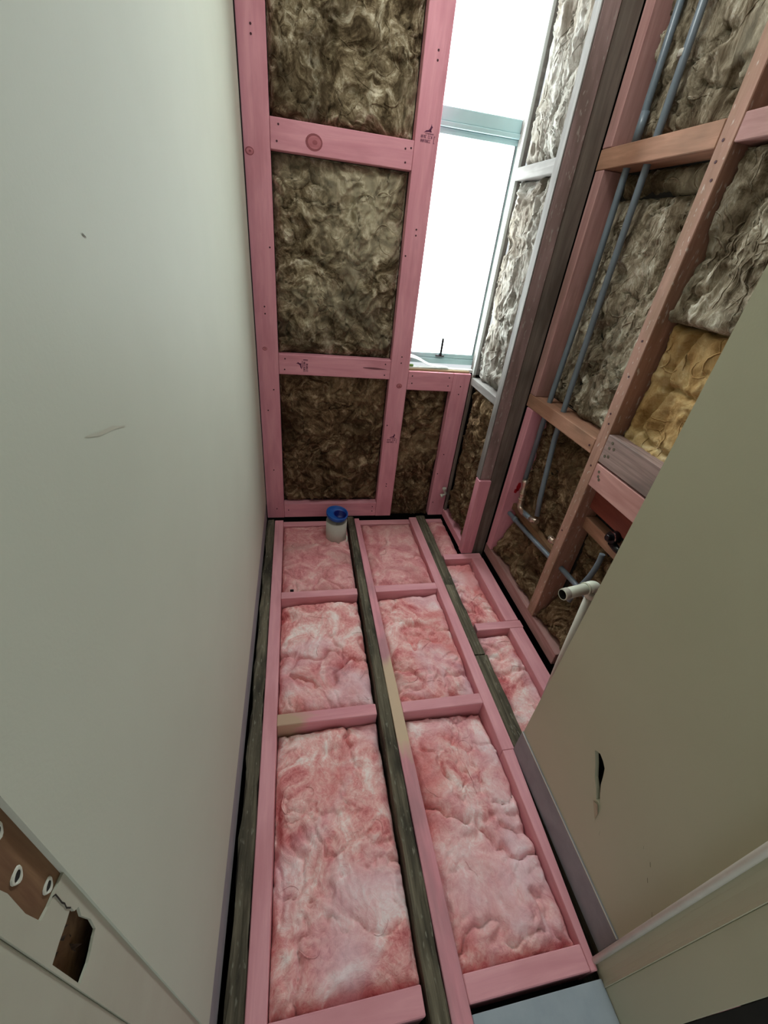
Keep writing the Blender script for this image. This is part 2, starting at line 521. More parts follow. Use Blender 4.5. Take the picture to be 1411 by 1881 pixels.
# ------------------------------------------------------------------ glass wool batts
def batt(name, O, eu, ev, U, V, nrm, mat, label, seed, style='brown', thick=0.05, res=0.0055, amp=1.0, strands=30, base=0.0,
         group=None, edge=0.014, tilt=(0, 0), plan=None, holes=None, creases=None):
    O, eu, ev, nrm = Vector(O), Vector(eu), Vector(ev), Vector(nrm)
    nu, nv = max(8, int(U / res)), max(8, int(V / res))
    u = np.linspace(0, U, nu + 1)
    v = np.linspace(0, V, nv + 1)
    uu, vv = np.meshgrid(u, v, indexing='ij')
    def height(uu, vv):
        wx = (fbm(uu * 9, vv * 9, seed + 11, 3) - 0.5)
        wy = (fbm(uu * 9, vv * 9, seed + 23, 3) - 0.5)
        e = np.minimum(np.minimum(uu, U - uu), np.minimum(vv, V - vv))
        e = e + 0.012 * (fbm(uu * 30, vv * 30, seed + 3, 2) - 0.5)
        if style == 'pink':
            h = 0.040 * (fbm(uu * 4.5, vv * 4.5, seed, 3) - 0.5)
            msk = np.clip((fbm(uu * 5, vv * 5, seed + 7, 2) - 0.40) * 5, 0.12, 1)
            n = fbm((uu + 0.12 * wx) * 7, (vv + 0.12 * wy) * 7, seed + 5, 3) - 0.5
            h += 0.022 * msk * (1 - np.exp(-np.abs(n) / 0.035)) - 0.014 * msk       # puffed lumps parted by creases
            n3 = fbm((uu + 0.10 * wx) * 17, (vv + 0.10 * wy) * 13, seed + 41, 3) - 0.5
            h += 0.009 * (1 - np.exp(-np.abs(n3) / 0.04)) * (1.2 - msk) + 0.003 * np.exp(-(n3 / 0.02) ** 2) * msk
            st_ = fbm((uu + 0.2 * wx) * 60, (vv + 0.2 * wy) * 16, seed + 9, 3) - 0.5
            h += 0.008 * st_
            h += 0.002 * (vnoise(uu * 120, vv * 120, seed + 13) - 0.5)
        else:
            sv = {'brown': 0.8, 'grey': 0.36, 'tan': 0.45, 'gold': 0.7}[style]
            k = 0.45 if style == 'gold' else 1.0
            h = 0.030 * (fbm(uu * 6, vv * 6 * sv, seed, 3) - 0.5)
            a, b = uu + 0.15 * wx, vv + 0.15 * wy
            n = fbm(a * 11, b * 11 * sv, seed + 5, 3) - 0.5
            rid = np.exp(-(n / 0.04) ** 2)
            m2 = np.clip((fbm(uu * 8, vv * 8, seed + 51, 2) - 0.35) * 4, 0, 1)
            n2 = fbm(a * 30, b * 22 * sv, seed + 9, 3) - 0.5
            rid2 = np.exp(-(n2 / 0.05) ** 2)
            h += k * (0.014 * rid * m2 + 0.006 * rid2 + 0.016 * n2)
            cr = fbm(a * 8 + 5, b * 8 * sv, seed + 61, 3) - 0.5
            h -= (0 if style == 'gold' else 1) * 0.014 * np.exp(-(cr / 0.012) ** 2)                 # splits between layers
            hole = np.clip((fbm(uu * 11, vv * 11, seed + 31, 2) - 0.62) * 8, 0, 1)
            h -= 0.020 * hole * k
            h += 0.003 * (vnoise(uu * 130, vv * 130, seed + 13) - 0.5)
        h = h * amp - 0.030 * np.exp(-np.clip(e, 0, 1) / edge) + base + tilt[0] * uu / U + tilt[1] * vv / V
        if creases:
            for (pl, cd, cw) in creases:
                dm = np.full(uu.shape, 9.0)
                for (a0, b0), (a1, b1) in zip(pl[:-1], pl[1:]):
                    du_, dv_ = a1 - a0, b1 - b0
                    t = np.clip(((uu - a0) * du_ + (vv - b0) * dv_) / (du_ * du_ + dv_ * dv_), 0, 1)
                    dm = np.minimum(dm, np.hypot(uu + 0.03 * wx - a0 - t * du_, vv + 0.03 * wy - b0 - t * dv_))
                h = h - cd * np.exp(-(dm / cw) ** 2)
        if holes:
            for (hu, hv, hr, hd) in holes:
                h = h - hd * np.exp(-(((uu - hu) ** 2 + (vv - hv) ** 2) / hr ** 2))
        return h
    hh = height(uu, vv)
    e0 = np.array(O)
    if plan:
        # tapered in u: plan gives the right-hand limit of u at v = 0 and at v = V
        lim = plan[0] + (plan[1] - plan[0]) * vv / V
        us = uu / U * lim
    else:
        us = uu
    co = e0 + us[..., None] * np.array(eu) + vv[..., None] * np.array(ev) + hh[..., None] * np.array(nrm)
    verts = co.reshape(-1, 3)
    idx = np.arange((nu + 1) * (nv + 1)).reshape(nu + 1, nv + 1)
    quads = np.stack([idx[:-1, :-1], idx[1:, :-1], idx[1:, 1:], idx[:-1, 1:]], -1).reshape(-1, 4)
    border = np.concatenate([idx[:, 0], idx[-1, 1:], idx[-2::-1, -1], idx[0, -2:0:-1]])
    bv = verts[border] - (hh.reshape(-1)[border] + thick)[:, None] * np.array(nrm)
    nb = len(border)
    vb = np.arange(nb) + len(verts)
    side = np.stack([border, vb, np.roll(vb, -1), np.roll(border, -1)], -1)
    allv = [verts, bv]
    allf = [quads, side]
    cnt = len(verts) + nb
    rg = np.random.RandomState(seed + 77)
    for s in range(strands):
        # loose tufts of fibre lying on the surface
        n = 16
        a = rg.uniform(0, 6.28)
        cu, cv = rg.uniform(0.03, U - 0.03), rg.uniform(0.03, V - 0.03)
        step = rg.uniform(0.003, 0.0075)
        curl = rg.uniform(-0.22, 0.22)
        if style in ('grey', 'tan') and rg.rand() < 0.7:
            a = math.pi / 2 + rg.uniform(-0.4, 0.4)
            curl *= 0.4
        pu, pv = [], []
        for k in range(n):
            pu.append(cu); pv.append(cv)
            a += curl + rg.uniform(-0.18, 0.18)
            cu += math.cos(a) * step
            cv += math.sin(a) * step
        pu = np.clip(np.array(pu), 0.006, U - 0.006)
        pv = np.clip(np.array(pv), 0.006, V - 0.006)
        ph = height(pu, pv)
        r = rg.uniform(0.0008, 0.0024) * (0.75 if style == 'pink' else 1.0)
        t = np.linspace(0, 1, n)
        rr = r * (0.25 + np.sin(t * math.pi) ** 0.6 * 0.75)
        du, dv = np.gradient(pu), np.gradient(pv)
        ln = np.hypot(du, dv) + 1e-9
        su, sv_ = -dv / ln, du / ln
        if plan:
            pu = pu / U * (plan[0] + (plan[1] - plan[0]) * pv / V)
        ring = []
        for ang in (0.0, 1.5708, 3.1416, 4.7124):
            ou, oh = math.cos(ang), math.sin(ang)
            q = e0 + (pu + su * rr * 1.5 * ou)[:, None] * np.array(eu) + (pv + sv_ * rr * 1.5 * ou)[:, None] * np.array(ev) \
                + (ph + 0.0007 + rr * oh * 0.9)[:, None] * np.array(nrm)
            ring.append(q)
        ring = np.stack(ring, 1)
        allv.append(ring.reshape(-1, 3))
        ii = np.arange(n * 4).reshape(n, 4) + cnt
        j = np.roll(ii, -1, axis=1)
        allf.append(np.stack([ii[:-1], j[:-1], j[1:], ii[1:]], -1).reshape(-1, 4))
        cnt += n * 4
    verts = np.concatenate(allv)
    faces = np.concatenate(allf)
    ctr = np.array(O + eu * (U / 2) + ev * (V / 2))
    me = bpy.data.meshes.new(name)
    me.vertices.add(len(verts))
    me.vertices.foreach_set('co', (verts - ctr).astype(np.float32).ravel())
    me.loops.add(len(faces) * 4)
    me.loops.foreach_set('vertex_index', faces.astype(np.int32).ravel())
    me.polygons.add(len(faces))
    me.polygons.foreach_set('loop_start', np.arange(0, len(faces) * 4, 4, dtype=np.int32))
    me.polygons.foreach_set('use_smooth', np.ones(len(faces), dtype=bool))
    me.update(calc_edges=True)
    me.validate()
    me.materials.append(mat)
    o = bpy.data.objects.new(name, me)
    o.location = ctr
    col.objects.link(o)
    tag(o, label, 'insulation', group)
    return o

def sheet_with_holes(name, x, x2, outer, holes, mat, parent=None):
    """a lining sheet standing in the y-z plane between x (seen face) and x2, with ragged holes cut through it"""
    bm = bmesh.new()
    rings = []
    for poly in [outer] + holes:
        vs = [bm.verts.new((x, p[0], p[1])) for p in poly]
        es = [bm.edges.new((vs[i], vs[(i+1) % len(vs)])) for i in range(len(vs))]
        rings.append(vs)
    bmesh.ops.triangle_fill(bm, use_beauty=True, use_dissolve=False, edges=list(bm.edges))
    # triangle_fill closes nothing inside hole rings when they are nested; drop any face that landed in a hole
    def inside(p, poly):
        c = False
        for i in range(len(poly)):
            (y1, z1), (y2, z2) = poly[i], poly[i-1]
            if (z1 > p[1]) != (z2 > p[1]) and p[0] < (y2-y1) * (p[1]-z1) / (z2-z1) + y1:
                c = not c
        return c
    bad = [f for f in bm.faces if any(inside((f.calc_center_median().y, f.calc_center_median().z), h) for h in holes)]
    bmesh.ops.delete(bm, geom=bad, context='FACES_ONLY')
    front = list(bm.faces)
    d = bmesh.ops.duplicate(bm, geom=list(bm.verts) + list(bm.edges) + front)
    mp = d['vert_map']
    for v in d['geom']:
        if isinstance(v, bmesh.types.BMVert):
            v.co.x = x2
    for vs in rings:
        for i in range(len(vs)):
            a, b = vs[i], vs[(i+1) % len(vs)]
            bm.faces.new((a, b, mp[b], mp[a]))
    bmesh.ops.recalc_face_normals(bm, faces=bm.faces)
    return bm_obj(name, bm, mat, parent)

def box(name, lo, hi, mat, parent=None, bev=0.0):
    c = (Vector(lo) + Vector(hi)) / 2
    d = Vector(hi) - Vector(lo)
    bm = bmesh.new()
    bmesh.ops.create_cube(bm, size=1)
    for v in bm.verts:
        v.co = Vector((v.co.x * d.x, v.co.y * d.y, v.co.z * d.z))
    if bev:
        bmesh.ops.bevel(bm, geom=list(bm.edges), offset=bev, segments=2, affect='EDGES', profile=0.5)
    o = bm_obj(name, bm, mat)
    o.location = c
    if parent:
        child_of(o, parent)
    return o

# ================================================================== THE SETTING
YB = 1.97          # face of the back wall framing
XB = 0.98          # face of the pipe wall framing
XP = 0.685         # face of the lined partition on the right

# ---- left wall: plaster lining with a bare grey strip along its foot
def lx(y):
    return -0.1765 + (y - 0.16) / (1.94 - 0.16) * (-0.166 + 0.1765)
def left_sheet(name, y0, y1, z0, z1, off, mat, th=0.012):
    nseg = 14
    vs, fs = [], []
    for i in range(nseg + 1):
        y = y0 + (y1 - y0) * i / nseg
        for (dx, z) in ((0, z0), (0, z1), (-th, z1), (-th, z0)):
            vs.append((lx(y) + off + dx, y, z))
    for i in range(nseg):
        a = i * 4
        for k in range(4):
            fs.append((a + k, a + (k+1) % 4, a + 4 + (k+1) % 4, a + 4 + k))
    fs.append((3, 2, 1, 0))
    fs.append(tuple(nseg * 4 + k for k in range(4)))
    return mesh_obj(name, vs, fs, mat)
wall_left = structure(left_sheet('wall_left', 0.1480, 1.945, 0.110, 2.4, 0, WALLP), 'cream painted plaster wall on the left with small scuffs')
bl = structure(left_sheet('baseboard_left', 0.1480, 1.945, -0.002, 0.1095, -0.001, STRIP, 0.010), 'bare grey strip along the foot of the left wall')
# scuffs on the wall
def mark(name, parent, x, pts, w, mat, side=1):
    vs, fs = [], []
    for i, (y, z) in enumerate(pts):
        t = i / (len(pts) - 1)
        ww = w * math.sin(math.pi * (0.08 + 0.84 * t))
        xx = x(y) if callable(x) else x
        vs += [(xx + side * 0.0006, y, z - ww), (xx + side * 0.0006, y, z + ww)]
    for i in range(len(pts) - 1):
        fs.append((2*i, 2*i+2, 2*i+3, 2*i+1))
    o = mesh_obj(name, vs, fs, mat)
    return child_of(o, parent)
SCUFF = plain('scuff_grey', lin(186, 182, 164), 0.5)
SCUFFD = plain('scuff_dark', lin(96, 88, 72), 0.7)
mark('scuff', wall_left, lx, [(0.366, 1.186), (0.39, 1.178), (0.42, 1.172), (0.448, 1.162)], 0.0022, SCUFF)
mark('scuff', wall_left, lx, [(0.460, 1.329), (0.466, 1.326)], 0.003, SCUFFD)
mark('scuff', wall_left, lx, [(0.925, 1.305), (0.928, 1.290)], 0.003, SCUFF)

# ---- back wall
wall_back = structure(empty('wall_back', (0.35, YB, 0)), 'back wall framed in pink treated timber around a tall window')
back_sheets = [((-0.24, 2.075, -0.1), (0.50, 2.09, 2.4)), ((0.50, 2.075, -0.1), (0.97, 2.09, 0.835)), ((0.50, 2.075, 2.32), (0.97, 2.09, 2.4))]
for lo, hi in back_sheets:
    box('cladding_lining', lo, hi, PAPER, wall_back)
def bstud(x0, x1, z0, z1, name='stud', mat=PINK, y0=YB, y1=YB + 0.045, axis=None):
    return board(name, (x0, y0, z0), (x1, y1, z1), mat, wall_back, axis)
st_l = bstud(-0.164, -0.074, 0.0, 2.4)
st_m = bstud(0.442, 0.532, 0.0, 2.4)
st_r = bstud(0.763, 0.853, 0.0, 0.8375)
nog_u = bstud(-0.073, 0.441, 1.576, 1.663, 'noggin')
nog_l = bstud(-0.073, 0.441, 0.793, 0.881, 'noggin')
plate = bstud(-0.073, 0.441, 0.002, 0.090, 'bottom_plate')
sill_t = bstud(0.533, 0.762, 0.747, 0.8375, 'sill_trimmer')
top_p = bstud(-0.164, 0.97, 2.34, 2.4, 'top_plate', y0=YB + 0.046, y1=YB + 0.09)
bstud(0.533, 0.853, 0.790, 0.836, 'sill_trimmer', y0=YB + 0.046, y1=YB + 0.090)
def nails(parent, pts, r=0.0034):
    for (x, z) in pts:
        disk('nail', (x, YB - 0.0001, z), (0, -1, 0), r, NAILM, parent, depth=0.0007)
nails(st_l, [(-0.12, 1.869), (-0.12, 1.847), (-0.122, 1.068), (-0.121, 1.041), (-0.13, 0.62), (-0.118, 0.30), (-0.10, 0.72), (-0.112, 0.06), (-0.09, 1.28)])
nails(st_m, [(0.491, 1.9), (0.492, 1.876), (0.487, 1.396), (0.488, 1.376), (0.454, 1.302), (0.490, 0.90), (0.490, 0.872), (0.487, 0.20), (0.487, 0.215), (0.455, 0.56)])
nails(nog_u, [(-0.044, 1.645), (-0.051, 1.600), (0.41, 1.636), (0.431, 1.640), (0.414, 1.597)])
nails(nog_l, [(-0.045, 0.862), (-0.048, 0.815), (0.415, 0.862), (0.415, 0.812)])
nails(plate, [(0.42, 0.065), (0.42, 0.035), (-0.05, 0.05)])
nails(sill_t, [(0.553, 0.815), (0.742, 0.815), (0.742, 0.775), (0.555, 0.78)])
nails(st_r, [(0.808, 0.775), (0.806, 0.735), (0.79, 0.40), (0.775, 0.28), (0.78, 0.09)])
def knot(parent, x, z, r):
    k = disk('knot', (x, YB - 0.0001, z), (0, -1, 0), r, KNOTD, parent, depth=0.0005, sides=20, ry=r * 0.8)
    disk('knot_heart', (x + r * 0.05, YB - 0.0003, z), (0, -1, 0), r * 0.78, KNOTM, parent, depth=0.0006, sides=20, ry=r * 0.60)
    disk('knot_heart', (x + r * 0.1, YB - 0.0005, z), (0, -1, 0), r * 0.30, KNOTD, parent, depth=0.0007, sides=14, ry=r * 0.22)
knot(nog_u, 0.078, 1.612, 0.030)
knot(st_l, -0.145, 1.562, 0.015)
knot(st_m, 0.493, 0.764, 0.014)
knot(st_l, -0.13, 0.90, 0.010)
# grade stamp: leaping animal emblem over small lettering
EMBLEM = [(-0.017, -0.011), (-0.008, -0.004), (0.000, -0.003), (0.005, 0.002), (0.008, 0.010), (0.009, 0.016), (0.0105, 0.010), (0.015, 0.006),
          (0.012, 0.003), (0.010, -0.002), (0.008, -0.006), (0.013, -0.007), (0.008, -0.0085), (0.003, -0.007), (-0.004, -0.008), (-0.010, -0.009)]
def stamp(parent, x, z, s=1.0, turn=False):
    def tr(px, pz):
        px, pz = px * s, pz * s
        if turn:
            px, pz = -pz, px
        return (x + px, YB - 0.0007, z + pz)
    vs, fs = [tr(px, pz + 0.012) for px, pz in EMBLEM], []
    bm = bmesh.new()
    bv = [bm.verts.new(v) for v in vs]
    f = bm.faces.new(bv)
    bmesh.ops.triangulate(bm, faces=[f])
    rgs = random.Random(int(x * 1000))
    def dash(px, pz, w, h):
        q = [bm.verts.new(tr(px, pz)), bm.verts.new(tr(px + w, pz)), bm.verts.new(tr(px + w, pz + h)), bm.verts.new(tr(px, pz + h))]
        bm.faces.new(q)
    def glyph_row(px, pz, n, w, h, gap):
        for i in range(n):
            kind = rgs.randrange(4)
            t = w * 0.34
            dash(px, pz, t, h)                                   # stroke
            if kind in (0, 2):
                dash(px + w - t, pz, t, h)
            if kind in (1, 2, 3):
                dash(px, pz + h - t * .8, w, t * .8)
            if kind in (0, 3):
                dash(px, pz + h * .42, w, t * .8)
            if kind == 1:
                dash(px, pz, w, t * .8)
            px += w + gap
    glyph_row(-0.010, -0.003, 7, 0.0032, 0.0042, 0.0013)
    glyph_row(-0.026, -0.014, 4, 0.0042, 0.0085, 0.0014)
    glyph_row(0.001, -0.014, 3, 0.0042, 0.0085, 0.0016)
    glyph_row(-0.026, -0.026, 7, 0.0042, 0.0085, 0.0014)
    glyph_row(0.023, -0.026, 1, 0.0050, 0.020, 0.0)
    bmesh.ops.recalc_face_normals(bm, faces=bm.faces)
    o = bm_obj('grade_stamp', bm, INK)
    child_of(o, parent)
stamp(st_m, 0.489, 1.688)
stamp(st_m, 0.489, 0.490)
stamp(nog_l, 0.030, 0.836, turn=True)
# black streak on the lower noggin
SOOT = plain('soot_smear', lin(126, 76, 84), 0.9)
vs = [(0.31 + 0.13 * t, YB - 0.0006, 0.842 - 0.004 * t + s * 0.0045 * math.sin(math.pi * min(1, 0.1 + t))) for t in [i / 10 for i in range(11)] for s in (-1, 1)]
child_of(mesh_obj('smear', vs, [(2*i, 2*i+2, 2*i+3, 2*i+1) for i in range(10)], SOOT), nog_l)

# ---- window in the back wall
win = structure(empty('window_1', (0.70, 2.05, 0.84)), 'tall narrow frosted window with grey green aluminium frame')
def wpart(name, lo, hi, mat=ALU, bev=0.003):
    return box(name, lo, hi, mat, win, bev)
wpart('frame_jamb', (0.500, 2.03, 0.88), (0.528, 2.10, 2.32))
wpart('frame_jamb', (0.886, 2.03, 0.88), (0.912, 2.10, 2.32))
wpart('frame_sill', (0.529, 2.03, 0.866), (0.885, 2.10, 0.892))
wpart('frame_head', (0.529, 2.03, 2.295), (0.885, 2.10, 2.32))
wpart('transom', (0.529, 2.028, 1.742), (0.885, 2.09, 1.784))
wpart('transom', (0.529, 2.022, 1.726), (0.885, 2.08, 1.7415), bev=0.002)
sash_t = wpart('sash_rail', (0.529, 2.034, 1.706), (0.885, 2.075, 1.7255), bev=0.002)
wpart('sash_rail', (0.529, 2.034, 0.893), (0.885, 2.075, 0.914), bev=0.002)
wpart('sash_stile', (0.866, 2.034, 0.9145), (0.885, 2.075, 1.7055), bev=0.002)
wpart('sash_stile', (0.529, 2.034, 0.9145), (0.546, 2.075, 1.7055), bev=0.002)
wpart('gasket', (0.8605, 2.032, 0.9145), (0.8655, 2.056, 1.7055), STEEL, 0)
wpart('pane', (0.546, 2.050, 0.9145), (0.8604, 2.056, 1.7055), GLASS, 0)
wpart('pane', (0.529, 2.056, 1.7845), (0.885, 2.062, 2.2945), GLASS, 0)
wpart('stay_arm', (0.6890, 2.020, 0.903), (0.7000, 2.0335, 0.985), BLACKP, 0.001)
wpart('stay_bracket', (0.672, 2.026, 0.898), (0.715, 2.0335, 0.908), STEEL, 0.002)
wpart('sill_board', (0.533, 1.995, 0.8375), (0.868, 2.029, 0.852), WSILL, 0.002)
wpart('sill_packer', (0.533, 1.981, 0.8378), (0.845, 1.9945, 0.8475), RAWPINE, 0.001)
jamb = box('jamb_lining', (0.8685, 1.955, 0.84), (0.8855, 2.029, 2.32), GREYW, win, 0.001)

# ---- nib wall beside the window and the corner post
wall_right = structure(empty('wall_right', (XB, 1.2, 0)), 'framed right hand wall with corner post, noggins and exposed pipes')
def rb(name, lo, hi, mat, axis=None, **k):
    return board(name, lo, hi, mat, wall_right, axis, **k)
box('lining', (0.972, 1.66, -0.1), (0.985, 2.09, 2.4), PAPER, wall_right)
box('lining', (1.075, 0.13, -0.1), (1.09, 1.712, 2.4), PAPER, wall_right)
box('lining', (0.9855, 1.705, -0.1), (1.0745, 1.712, 2.4), PAPER, wall_right)
rb('stud', (0.8545, 1.951, 0.8385), (0.8680, 1.969, 2.4), GREYP)
rb('stud', (0.8545, 1.951, 0.0), (0.8680, 1.969, 0.8380), POSTD)
rb('corner_stud', (0.8545, 1.612, 0.442), (0.9085, 1.655, 2.4), POST)
rb('stud_lit_side', (0.8490, 1.6115, 0.442), (0.8540, 1.655, 2.4), GREYW)  # added grey strip: weathered stud side with window light put into its colour
rb('corner_post', (0.9095, 1.616, -0.06), (0.979, 1.70, 2.4), POSTD)
rb('corner_stud', (0.847, 1.600, 0.0), (0.9085, 1.645, 0.4405), PINK)
rb('noggin', (0.852, 1.6555, 1.592), (0.935, 1.9505, 1.632), GREYW, 'y')
rb('noggin', (0.852, 1.6555, 0.792), (0.935, 1.9505, 0.828), GREYW, 'y')
rb('bottom_plate', (0.851, 1.646, 0.0), (0.935, 1.968, 0.045), PINK, 'y')

# ---- pipe wall framing
rb('stud', (XB, 1.566, 1.662), (1.07, 1.612, 2.4), OLDPINK)
rb('stud', (XB, 1.566, 0.866), (1.07, 1.612, 1.606), OLDPINK)
rb('stud', (0.976, 1.548, 0.062), (1.07, 1.598, 0.8105), PINK)
rb('noggin', (XB, 1.137, 1.607), (1.07, 1.614, 1.661), REDWOOD, 'y')
rb('noggin', (XB, 0.14, 1.612), (1.07, 1.089, 1.664), OLDPINK, 'y')
ns_m = rb('noggin', (XB, 1.137, 0.8115), (1.07, 1.614, 0.865), REDWOOD, 'y')
rstud = rb('stud', (XB, 1.0900, 0.062), (1.07, 1.136, 2.4), STUDWOOD)
rb('stud', (XB, 0.630, 0.062), (1.07, 0.675, 2.4), STUDWOOD)
b1 = rb('backing_board', (XB, 0.676, 0.807), (1.022, 1.0895, 0.903), BOARDW, 'y')
b2 = rb('backing_board', (XB, 0.676, 0.718), (1.022, 1.0895, 0.8005), BOARDP, 'y')
rb('backing_board', (1.024, 0.676, 0.624), (1.060, 1.0895, 0.800), REDBD, 'y')
rb('noggin', (1.028, 0.676, 0.537), (1.073, 1.0895, 0.584), REDWOOD, 'y')
rb('noggin', (1.022, 1.1365, 0.318), (1.070, 1.547, 0.350), BARE, 'y')
rb('bottom_plate', (0.982, 0.893, 0.0), (1.07, 1.614, 0.061), OLDPINK, 'y')
for (y, z) in ((1.06, 0.885), (1.065, 0.865), (1.07, 0.835), (1.055, 0.84), (1.045, 0.87)):
    disk('nail', (XB + 0.0001, y, z), (-1, 0, 0), 0.005, SCUFFD, b1, depth=0.001)
for (y, z) in ((1.06, 0.765), (1.052, 0.757), (1.065, 0.78)):
    disk('nail', (XB + 0.0001, y, z), (-1, 0, 0), 0.005, SCUFFD, b2, depth=0.001)
for z in (1.62, 1.58, 1.545, 1.18, 1.08, 0.96, 0.93, 0.78, 0.5):
    disk('nail', (XB + 0.0001, 1.113 + 0.008 * math.sin(z * 40), z), (-1, 0, 0), 0.0035, NAILM, rstud, depth=0.001)
disk('nail', (XB + 0.0001, 1.155, 0.835), (-1, 0, 0), 0.004, NAILM, ns_m, depth=0.001)
# red marking on the lower stud
disk('red_mark', (1.024, 1.5478, 0.440), (0, -1, 0), 0.011, REDT, wall_right, depth=0.0006, sides=6, ry=0.026)
disk('red_mark', (1.016, 1.5478, 0.418), (0, -1, 0), 0.010, REDT, wall_right, depth=0.0006, sides=5, ry=0.014)

# ---- lined partition on the right (wall_front_right)
RH = [(0.4, 0.386), (0.386, 0.397), (0.372, 0.392), (0.36, 0.383), (0.352, 0.360), (0.346, 0.338), (0.334, 0.314), (0.322, 0.294), (0.334, 0.29), (0.348, 0.312), (0.365, 0.33), (0.382, 0.36)]
part = structure(sheet_with_holes('wall_front_right', XP, XP + 0.010, [(0.128, 0.104), (0.600, 0.104), (0.600, 2.4), (0.128, 2.4)], [RH], WALLR),
                 'warm grey lined partition on the right with a ragged slot')
box('stud', (XP + 0.0105, 0.50, 0.0), (XP + 0.085, 0.585, 2.4), OLDPINK, part)
box('stud', (XP + 0.0105, 0.14, 0.0), (XP + 0.085, 0.20, 2.4), OLDPINK, part)
box('back_lining', (XP + 0.0855, 0.14, -0.1), (XP + 0.095, 0.60, 2.4), PAPER, part)
box('cavity_backing', (XP + 0.06, 0.205, 0.0), (XP + 0.08, 0.495, 2.4), PAPER, part)
mesh_v = [(XP - 0.0008, 0.337, 0.277), (XP - 0.006, 0.322, 0.293), (XP - 0.002, 0.312, 0.270), (XP - 0.0008, 0.310, 0.244)]
child_of(mesh_obj('torn_flap', mesh_v, [(0, 1, 2, 3)], PAPERT), part)
for pts, w in (([(0.217, 0.366), (0.214, 0.360)], 0.002), ([(0.193, 0.358), (0.187, 0.350)], 0.004), ([(0.287, 0.242), (0.283, 0.228)], 0.003), ([(0.136, 0.278), (0.130, 0.268)], 0.003),
               ([(0.178, 0.322), (0.172, 0.314)], 0.004)):
    mark('scuff', part, XP, pts, w, SCUFFD, -1)
bb = structure(box('baseboard_right', (XP - 0.004, 0.130, -0.006), (XP + 0.008, 0.602, 0.1035), STRIP, None, 0.001), 'bare mauve grey strip along the foot of the right partition')
box('top_lip', (XP - 0.0045, 0.131, 0.1005), (XP - 0.0035, 0.6015, 0.1033), FILLER, bb)
closer = structure(box('wall_front', (XP + 0.096, 0.115, -0.1), (1.09, 0.1295, 2.4), PAPER), 'closed end of the pipe cavity')

# ---- door surrounds either side of the camera
PATCH = [(0.1455, 1.0868), (0.1493, 1.0466), (0.1503, 1.0312), (0.1498, 1.0044), (0.1505, 0.9767), (0.1505, 0.9384), (0.1484, 0.925), (0.1369, 0.9279), (0.1273, 0.9298), (0.1187, 0.9336), (0.1168, 0.9595), (0.1187, 0.992), (0.1177, 1.0025), (0.1158, 1.0533), (0.1168, 1.0868)]
LH = [(0.1359, 0.8915), (0.1359, 0.8819), (0.1398, 0.8762), (0.1369, 0.8647), (0.1398, 0.8427), (0.1378, 0.8245), (0.1321, 0.8235), (0.1244, 0.8207), (0.1177, 0.8197), (0.1091, 0.8226), (0.1048, 0.8235), (0.1048, 0.8609), (0.1048, 0.8905), (0.1158, 0.8915), (0.1273, 0.8905)]
XJ = -0.1790
tr1 = structure(sheet_with_holes('trim_1', XJ, XJ - 0.0022, [(0.1023, -0.02), (0.1540, -0.02), (0.1540, 2.4), (0.1023, 2.4)], [PATCH, LH], JAMBP),
                'cream painted left door jamb with a chiselled bare patch and a broken hole')
bp = board('bare_timber', (XJ - 0.030, 0.1040, 0.905), (XJ - 0.0025, 0.1570, 1.11), BARE, tr1, 'z')
box('bare_timber', (XJ - 0.030, 0.1040, 0.79), (XJ - 0.014, 0.1570, 0.900), BARE, tr1, 0.001)
PLN = wood('broken_fibre', lin(84, 62, 48), lin(36, 26, 20), grain=2)
bm = bmesh.new()
rg = random.Random(5)
for i in range(9):
    y = rg.uniform(0.107, 0.134)
    z = rg.uniform(0.822, 0.878)
    l = rg.uniform(0.004, 0.010)
    q = [bm.verts.new((XJ - 0.0138 + rg.uniform(0, .006), y, z)), bm.verts.new((XJ - 0.0138 + rg.uniform(0, .010), y + rg.uniform(.001, .003), z + 0.002)),
         bm.verts.new((XJ - 0.0138 + rg.uniform(0, .004), y + rg.uniform(-.004, .004), z + l))]
    bm.faces.new(q)
bm_obj('splinters', bm, PLN, tr1)
for (y, z) in ((0.1292, 0.9853), (0.1369, 0.9374), (0.1378, 1.0293)):
    # old screw plugs: filler ring around a dark hole
    vs, fs = [], []
    for k in range(16):
        a = 2 * math.pi * k / 16
        w1, w2 = 1 + 0.12 * math.sin(3 * a), 1 + 0.15 * math.sin(2 * a + 1)
        for (r, x) in ((1.0 * w1, XJ - 0.0024), (0.9 * w1, XJ - 0.0014), (0.62 * w2, XJ - 0.0014), (0.55 * w2, XJ - 0.0024)):
            vs.append((x, y + 0.0052 * r * math.cos(a), z + 0.0066 * r * math.sin(a)))
    for k in range(16):
        for j in range(3):
            fs.append((4*k + j, 4*((k+1) % 16) + j, 4*((k+1) % 16) + j + 1, 4*k + j + 1))
    pl = mesh_obj('screw_plug', vs, fs, FILLER)
    child_of(pl, tr1)
    disk('screw_hole', (XJ - 0.0023, y, z), (1, 0, 0), 0.0028, DARKIN, pl, depth=0.0004, ry=0.0042)
crk = [(0.1321, 0.9307), (0.1345, 0.9269), (0.1342, 0.9183), (0.1338, 0.9116), (0.1345, 0.9059), (0.1335, 0.9001), (0.1354, 0.892)]
vs = []
for i, (y, z) in enumerate(crk):
    vs += [(XJ + 0.0005, y - 0.0006, z), (XJ + 0.0005, y + 0.0006, z)]
child_of(mesh_obj('crack', vs, [(2*i, 2*i+1, 2*i+3, 2*i+2) for i in range(len(crk) - 1)], CRACKM), tr1)
tr2 = structure(box('trim_2', (-0.230, -0.35, -0.02), (-0.1802, 0.1022, 2.4), JAMBP, None, 0.0012), 'outer cream jamb of the doorway on the left')
